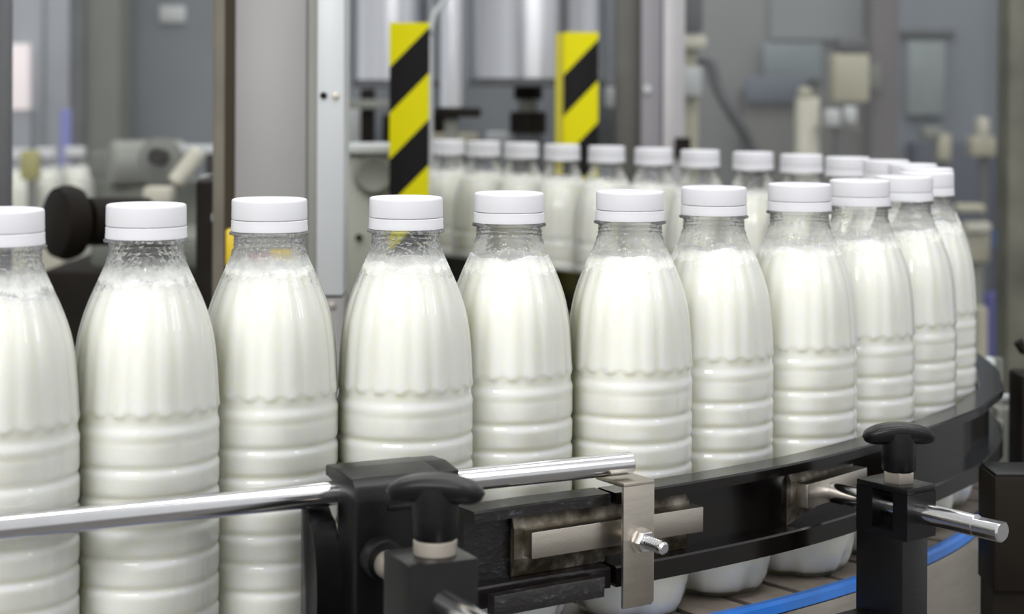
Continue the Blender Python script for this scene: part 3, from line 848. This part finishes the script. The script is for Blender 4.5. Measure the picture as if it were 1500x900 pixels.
def drum(pxl, pxr, pyb, Y, name, label, spindles):
    t = thing(name, label, 'drum')
    a = at(pxl, pyb, Y); b = at(pxr, pyb, Y); cx = (a.x+b.x)/2; R = (b.x-a.x)/2
    lathe('drum_wall', [(0, a.z+.004), (R-.003, a.z+.004), (R, a.z+.008), (R, a.z+.5), (0, a.z+.5)], M['drum_steel'], t, 64, Matrix.Translation((cx, Y+R, 0)))
    lathe('drum_rim', [(0, a.z-.004), (R+.001, a.z-.004), (R+.002, a.z), (R+.001, a.z+.006), (0, a.z+.006)], M['darkgrey'], t, 64, Matrix.Translation((cx, Y+R, 0)))
    return t, cx, R, a.z
d1, cx, R, z0 = drum(686, 892, 122, 2.60, 'steel_drum', 'large bright steel drum hanging above the far bottles, right of the pole', 1)
p_ = at(774, 122, 2.7)
for (py0, py1, w, m_) in ((122, 146, 21, 'dark'), (146, 164, 15, 'midgrey'), (164, 196, 27, 'dark'), (196, 300, 22, 'darkgrey')):
    a = at(774-w, py0, 2.70); b = at(774+w, py1, 2.70)
    lathe('piston', [(0, b.z), ((b.x-a.x)/2, b.z), ((b.x-a.x)/2, a.z), (0, a.z)], M[m_], d1, 24, Matrix.Translation(((a.x+b.x)/2, 2.74, 0)))
d2, cx, R, z0 = drum(512, 640, 124, 2.75, 'steel_drum', 'narrower steel drum partly behind the nearer hazard strip', 1)
slab('drum_bracket', 506, 576, 146, 160, 2.72, .05, M['midgrey'], d2)
slab('drum_shaft', 528, 546, 130, 212, 2.74, .05, M['dark'], d2)
fb = thing('filling_machine', 'blue-grey filling machine body behind the far bottle caps', 'machine')
slab('base_wall', 500, 905, 120, 900, 3.05, .2, M['wallgrey'], fb, to_floor=True)
slab('pale_box', 712, 744, 194, 216, 2.9, .05, M['pale'], fb, bev=.004)
slab('pale_box', 508, 528, 160, 214, 2.9, .05, M['pale'], fb, bev=.004)
slab('ledge', 630, 700, 196, 216, 2.95, .05, M['beige'], fb, bev=.004)
slab('gap_shade_slab', 560, 660, 168, 216, 3.0, .04, M['dark'], fb)  # solid dark slab, stands in for the shade of an open gap
slab('gap_shade_slab', 845, 905, 122, 216, 3.0, .04, M['darkgrey'], fb)  # another slab coloured dark in place of gap shade
slab('pale_box', 888, 906, 128, 158, 2.9, .05, M['pale'], fb, bev=.004)
pl = thing('steel_pole', 'upright steel pole with a dark foot plate right of the nearer hazard strip', 'pole')
a = at(663, 158, 2.45)
rod('pole_body', (a.x, 2.45, a.z), (a.x, 2.45, a.z+.6), .0185, M['drum_steel'], pl, 32)
slab('foot_plate', 636, 704, 158, 172, 2.42, .06, M['dark'], pl, bev=.003)
slab('foot_stem', 651, 668, 172, 900, 2.44, .03, M['midgrey'], pl, to_floor=True)
ho = thing('clear_hose', 'thin pale hose looping down beside the nearer hazard strip', 'hose')
tube('hose_body', catmull([at(668, -60, 2.35), at(655, -8, 2.35), at(636, 22, 2.35), at(629, 60, 2.35), at(630, 120, 2.35), at(631, 300, 2.36)], 6), .0040, M['pale'], ho)

# aluminium posts in the middle (behind the far row)
ap = thing('frame_post', 'dark grey-brown frame post with paler aluminium profiles, middle of the background', 'post')
YP = 2.45
slab('dark_profile', 905, 942, -300, 900, YP+.02, .05, simple('brown_grey_metal', (.09, .086, .076), .5, .2, .1, 10), ap, to_floor=True)
slab('pale_profile', 941, 966, -300, 900, YP, .05, simple('violet_grey_metal', (.23, .22, .24), .45, .2, .05, 10), ap, to_floor=True)
slab('seam', 965, 974, -300, 900, YP+.015, .04, M['alu_dark'], ap, to_floor=True, bev=0)
slab('bright_profile', 973, 1000, -300, 900, YP-.004, .05, simple('bright_grey_metal', (.37, .36, .37), .4, .3, .05, 10), ap, to_floor=True)
p_ = at(948, 131, YP-.002); rod('bolt', p_+Vector((0, .004, 0)), p_-Vector((0, .005, 0)), .006, M['pale'], ap, 12)
slab('latch', 990, 1012, 202, 232, YP-.02, .02, M['dark'], ap)
g4 = thing('clear_screen', 'large hazy clear guard panel right of the frame post, before blurred machinery', 'panel')
slab('pane', 1000, 1478, -300, 640, YP+.01, .004, M['pane'], g4, bev=0)
rp_ = thing('frame_post', 'dark olive frame post along the upper right edge of the photo', 'post')
slab('post_body', 1480, 1560, -300, 900, 2.4, .06, simple('olive_metal', (.11, .11, .085), .5, .1, .3, 14), rp_, to_floor=True)

# ------------------------------------------------------------------ distant blurred machinery behind the panels
def distant(name, label, cat, rects, group=None):
    t = thing(name, label, cat, group=group)
    for i, (pn, x0, x1, y0, y1, Y, d, m_) in enumerate(rects):
        slab(pn, x0, x1, y0, y1, Y, d, M[m_] if isinstance(m_, str) else m_, t, bev=.006, to_floor=(y1 >= 880))
    return t
lilac = simple('pale_blue_grey_paint', (.50, .53, .57), .6, 0, .10, 3)
distant('tall_cabinet', 'pale blue-grey tall cabinet at the far left behind the guard panel', 'cabinet',
        [('cabinet_body', -60, 103, -400, 880, 4.6, .3, lilac), ('cabinet_door', -20, 60, -300, 600, 4.58, .02, lilac)])
pinkm, nt_, p_n = new_mat('lit_window_plastic')
p_n.inputs['Base Color'].default_value = (.85, .78, .78, 1); p_n.inputs['Emission Color'].default_value = (1, .90, .90, 1); p_n.inputs['Emission Strength'].default_value = .42
lw = thing('lit_sign', 'small glowing pinkish-white rectangle beside the left edge post', 'lamp')
slab('lit_face', 14, 42, 64, 161, 4.5, .03, pinkm, lw, bev=.003)
slab('lit_stand', 14, 42, 161, 900, 4.55, .02, lilac, lw, bev=0, to_floor=True)
distant('dark_column', 'grey-green column left of centre in the blurred left window', 'column',
        [('column_body', 103, 172, -400, 900, 4.0, .15, 'greygreen'), ('column_edge', 103, 120, -400, 900, 3.98, .02, 'darkgrey')])
distant('machine_cabinet', 'slate grey machine cabinet filling the left window behind the gear motor', 'cabinet',
        [('cabinet_body', 172, 340, -400, 900, 4.2, .3, simple('slate_paint', (.165, .18, .195), .6, 0, .10, 3)), ('pale_label', 233, 272, 8, 34, 4.19, .01, 'pale')])
dst = simple('hazy_grey_paint', (.22, .225, .225), .6, 0, .10, 2)
distant('process_cabinet', 'wide hazy grey cabinet behind the right guard panel', 'cabinet',
        [('cabinet_body', 1000, 1280, -400, 900, 4.6, .3, dst), ('upper_panel', 1130, 1280, -400, 60, 4.58, .02, simple('lighter_hazy_paint', (.29, .305, .31), .6, 0, .08, 2)),
         ('blue_patch', 1118, 1205, 62, 118, 4.55, .03, simple('dusty_teal_paint', (.24, .28, .29), .6, 0, .15, 3)), ('dark_patch', 1092, 1185, 112, 152, 4.48, .02, simple('slate_blue_paint', (.115, .13, .16), .6, 0, .2, 4)), ('lower_panel', 1090, 1280, 130, 900, 4.5, .1, simple('brown_grey_paint', (.13, .13, .12), .6, 0, .15, 4))])
distant('valve_stack', 'pale stacked valves right beside the bright frame post', 'valve',
        [('dark_block', 1003, 1030, -60, 47, 3.2, .05, 'darkgrey'), ('pale_cap', 1000, 1036, 52, 72, 3.2, .05, 'cream'), ('pale_body', 1000, 1028, 98, 142, 3.2, .05, 'pale'),
         ('valve_stem', 1002, 1020, 72, 900, 3.24, .04, 'beige')])
ho2 = thing('black_hose', 'thick dark hose slanting down in the blurred right window', 'hose')
tube('hose_body', catmull([at(1022, 86, 3.1), at(1040, 92, 3.1), at(1052, 130, 3.1), at(1075, 170, 3.1), at(1096, 205, 3.12), at(1125, 290, 3.2), at(1140, 480, 3.3)], 5), .011, M['darkgrey'], ho2)
distant('control_box', 'beige control box with a dark top on the blurred grey post', 'box',
        [('box_body', 1222, 1274, 78, 150, 3.6, .06, 'beige'), ('box_top', 1228, 1272, 54, 78, 3.6, .06, 'darkgrey'), ('cable_gland', 1272, 1292, 94, 132, 3.62, .04, 'greygreen')])
distant('support_column', 'brown-grey vertical column right of the beige control box', 'column',
        [('column_body', 1278, 1314, -400, 900, 3.7, .1, simple('taupe_paint', (.13, .12, .125), .6, 0, .05, 3))])
distant('filler_pipe', 'pale vertical pipe piece left of the small white fittings', 'pipe',
        [('pipe_body', 1170, 1198, 142, 900, 3.5, .05, 'cream'), ('pipe_cap', 1172, 1190, 128, 144, 3.5, .04, 'beige')])
distant('white_fittings', 'small white fittings on a bar under the beige control box', 'fitting',
        [('fitting', 1210, 1232, 160, 186, 3.45, .03, 'pale'), ('fitting', 1238, 1256, 156, 182, 3.45, .03, 'pale'), ('bar', 1195, 1262, 184, 190, 3.46, .03, 'midgrey'),
         ('bar_stand', 1222, 1228, 188, 900, 3.47, .02, 'darkgrey')])
distant('blue_cabinet', 'large blue-grey blurred cabinet in the right window', 'cabinet',
        [('cabinet_body', 1314, 1640, -400, 900, 4.4, .3, simple('steel_blue_paint', (.165, .185, .21), .6, 0, .12, 2)), ('lower_panel', 1340, 1478, 210, 900, 4.3, .1, simple('deep_blue_grey', (.06, .07, .095), .6, 0, .2, 4)),
         ('dark_band', 1314, 1400, 42, 54, 4.38, .03, 'darkgrey'), ('inset_panel', 1330, 1385, 60, 170, 4.36, .05, simple('paler_steel_paint', (.21, .24, .24), .6, 0, .2, 6))])
distant('cream_bottle_shape', 'curved cream cover low in the right window, left of the taller cream piece', 'cover',
        [('cover_body', 1374, 1394, 196, 236, 3.8, .04, 'beige'), ('cover_arm', 1352, 1382, 186, 204, 3.8, .04, 'midgrey'), ('cover_stand', 1380, 1390, 236, 900, 3.82, .03, 'darkgrey')])
distant('cream_funnel', 'taller cream funnel piece low at the right of the right window', 'funnel',
        [('funnel_body', 1424, 1460, 200, 230, 3.9, .05, 'beige'), ('funnel_neck', 1434, 1450, 172, 202, 3.9, .04, 'cream'), ('funnel_stand', 1438, 1448, 230, 900, 3.92, .03, 'darkgrey')])
distant('valve_pair', 'two pale horizontal fittings right of the outermost near bottle', 'valve',
        [('upper_fitting', 1404, 1446, 300, 312, 3.0, .04, 'beige'), ('lower_fitting', 1416, 1454, 326, 342, 3.0, .04, 'cream'), ('brown_body', 1420, 1452, 342, 385, 3.02, .04, 'beige'),
         ('stem', 1426, 1440, 385, 900, 3.04, .03, 'midgrey')])
distant('blue_valve', 'bright blue valve handle beside the pale fittings at right', 'valve',
        [('handle', 1462, 1482, 340, 368, 2.95, .03, 'blue'), ('stem', 1469, 1475, 366, 900, 2.96, .02, 'bluegrey')])
distant('violet_panel', 'deep violet-blue panel between outermost bottle and right edge post', 'panel',
        [('panel_body', 1446, 1482, 430, 900, 3.3, .03, simple('violet_panel_paint', (.06, .065, .22), .5, 0, .2, 8))])
distant('tan_post', 'thin tan post just right of the outermost near bottle', 'post',
        [('post_body', 1434, 1447, 450, 900, 2.9, .03, 'beige')])
rv = thing('round_bolt', 'small shiny round-headed bolt on the dark bracket right of the last bottle', 'bolt')
p_ = at(1449, 532, 1.60)
lathe('bolt_head', [(0, 0), (.006, 0), (.0055, .003), (.003, .005), (0, .0055)], M['pale'], rv, 16, Matrix.Translation(p_) @ frame_from((0, -1, .3)))
box('bolt_bracket', (p_.x-.010, p_.y+.0005, floor_z), (p_.x+.014, p_.y+.012, p_.z+.004), M['greygreen'], rv, bev=.002)
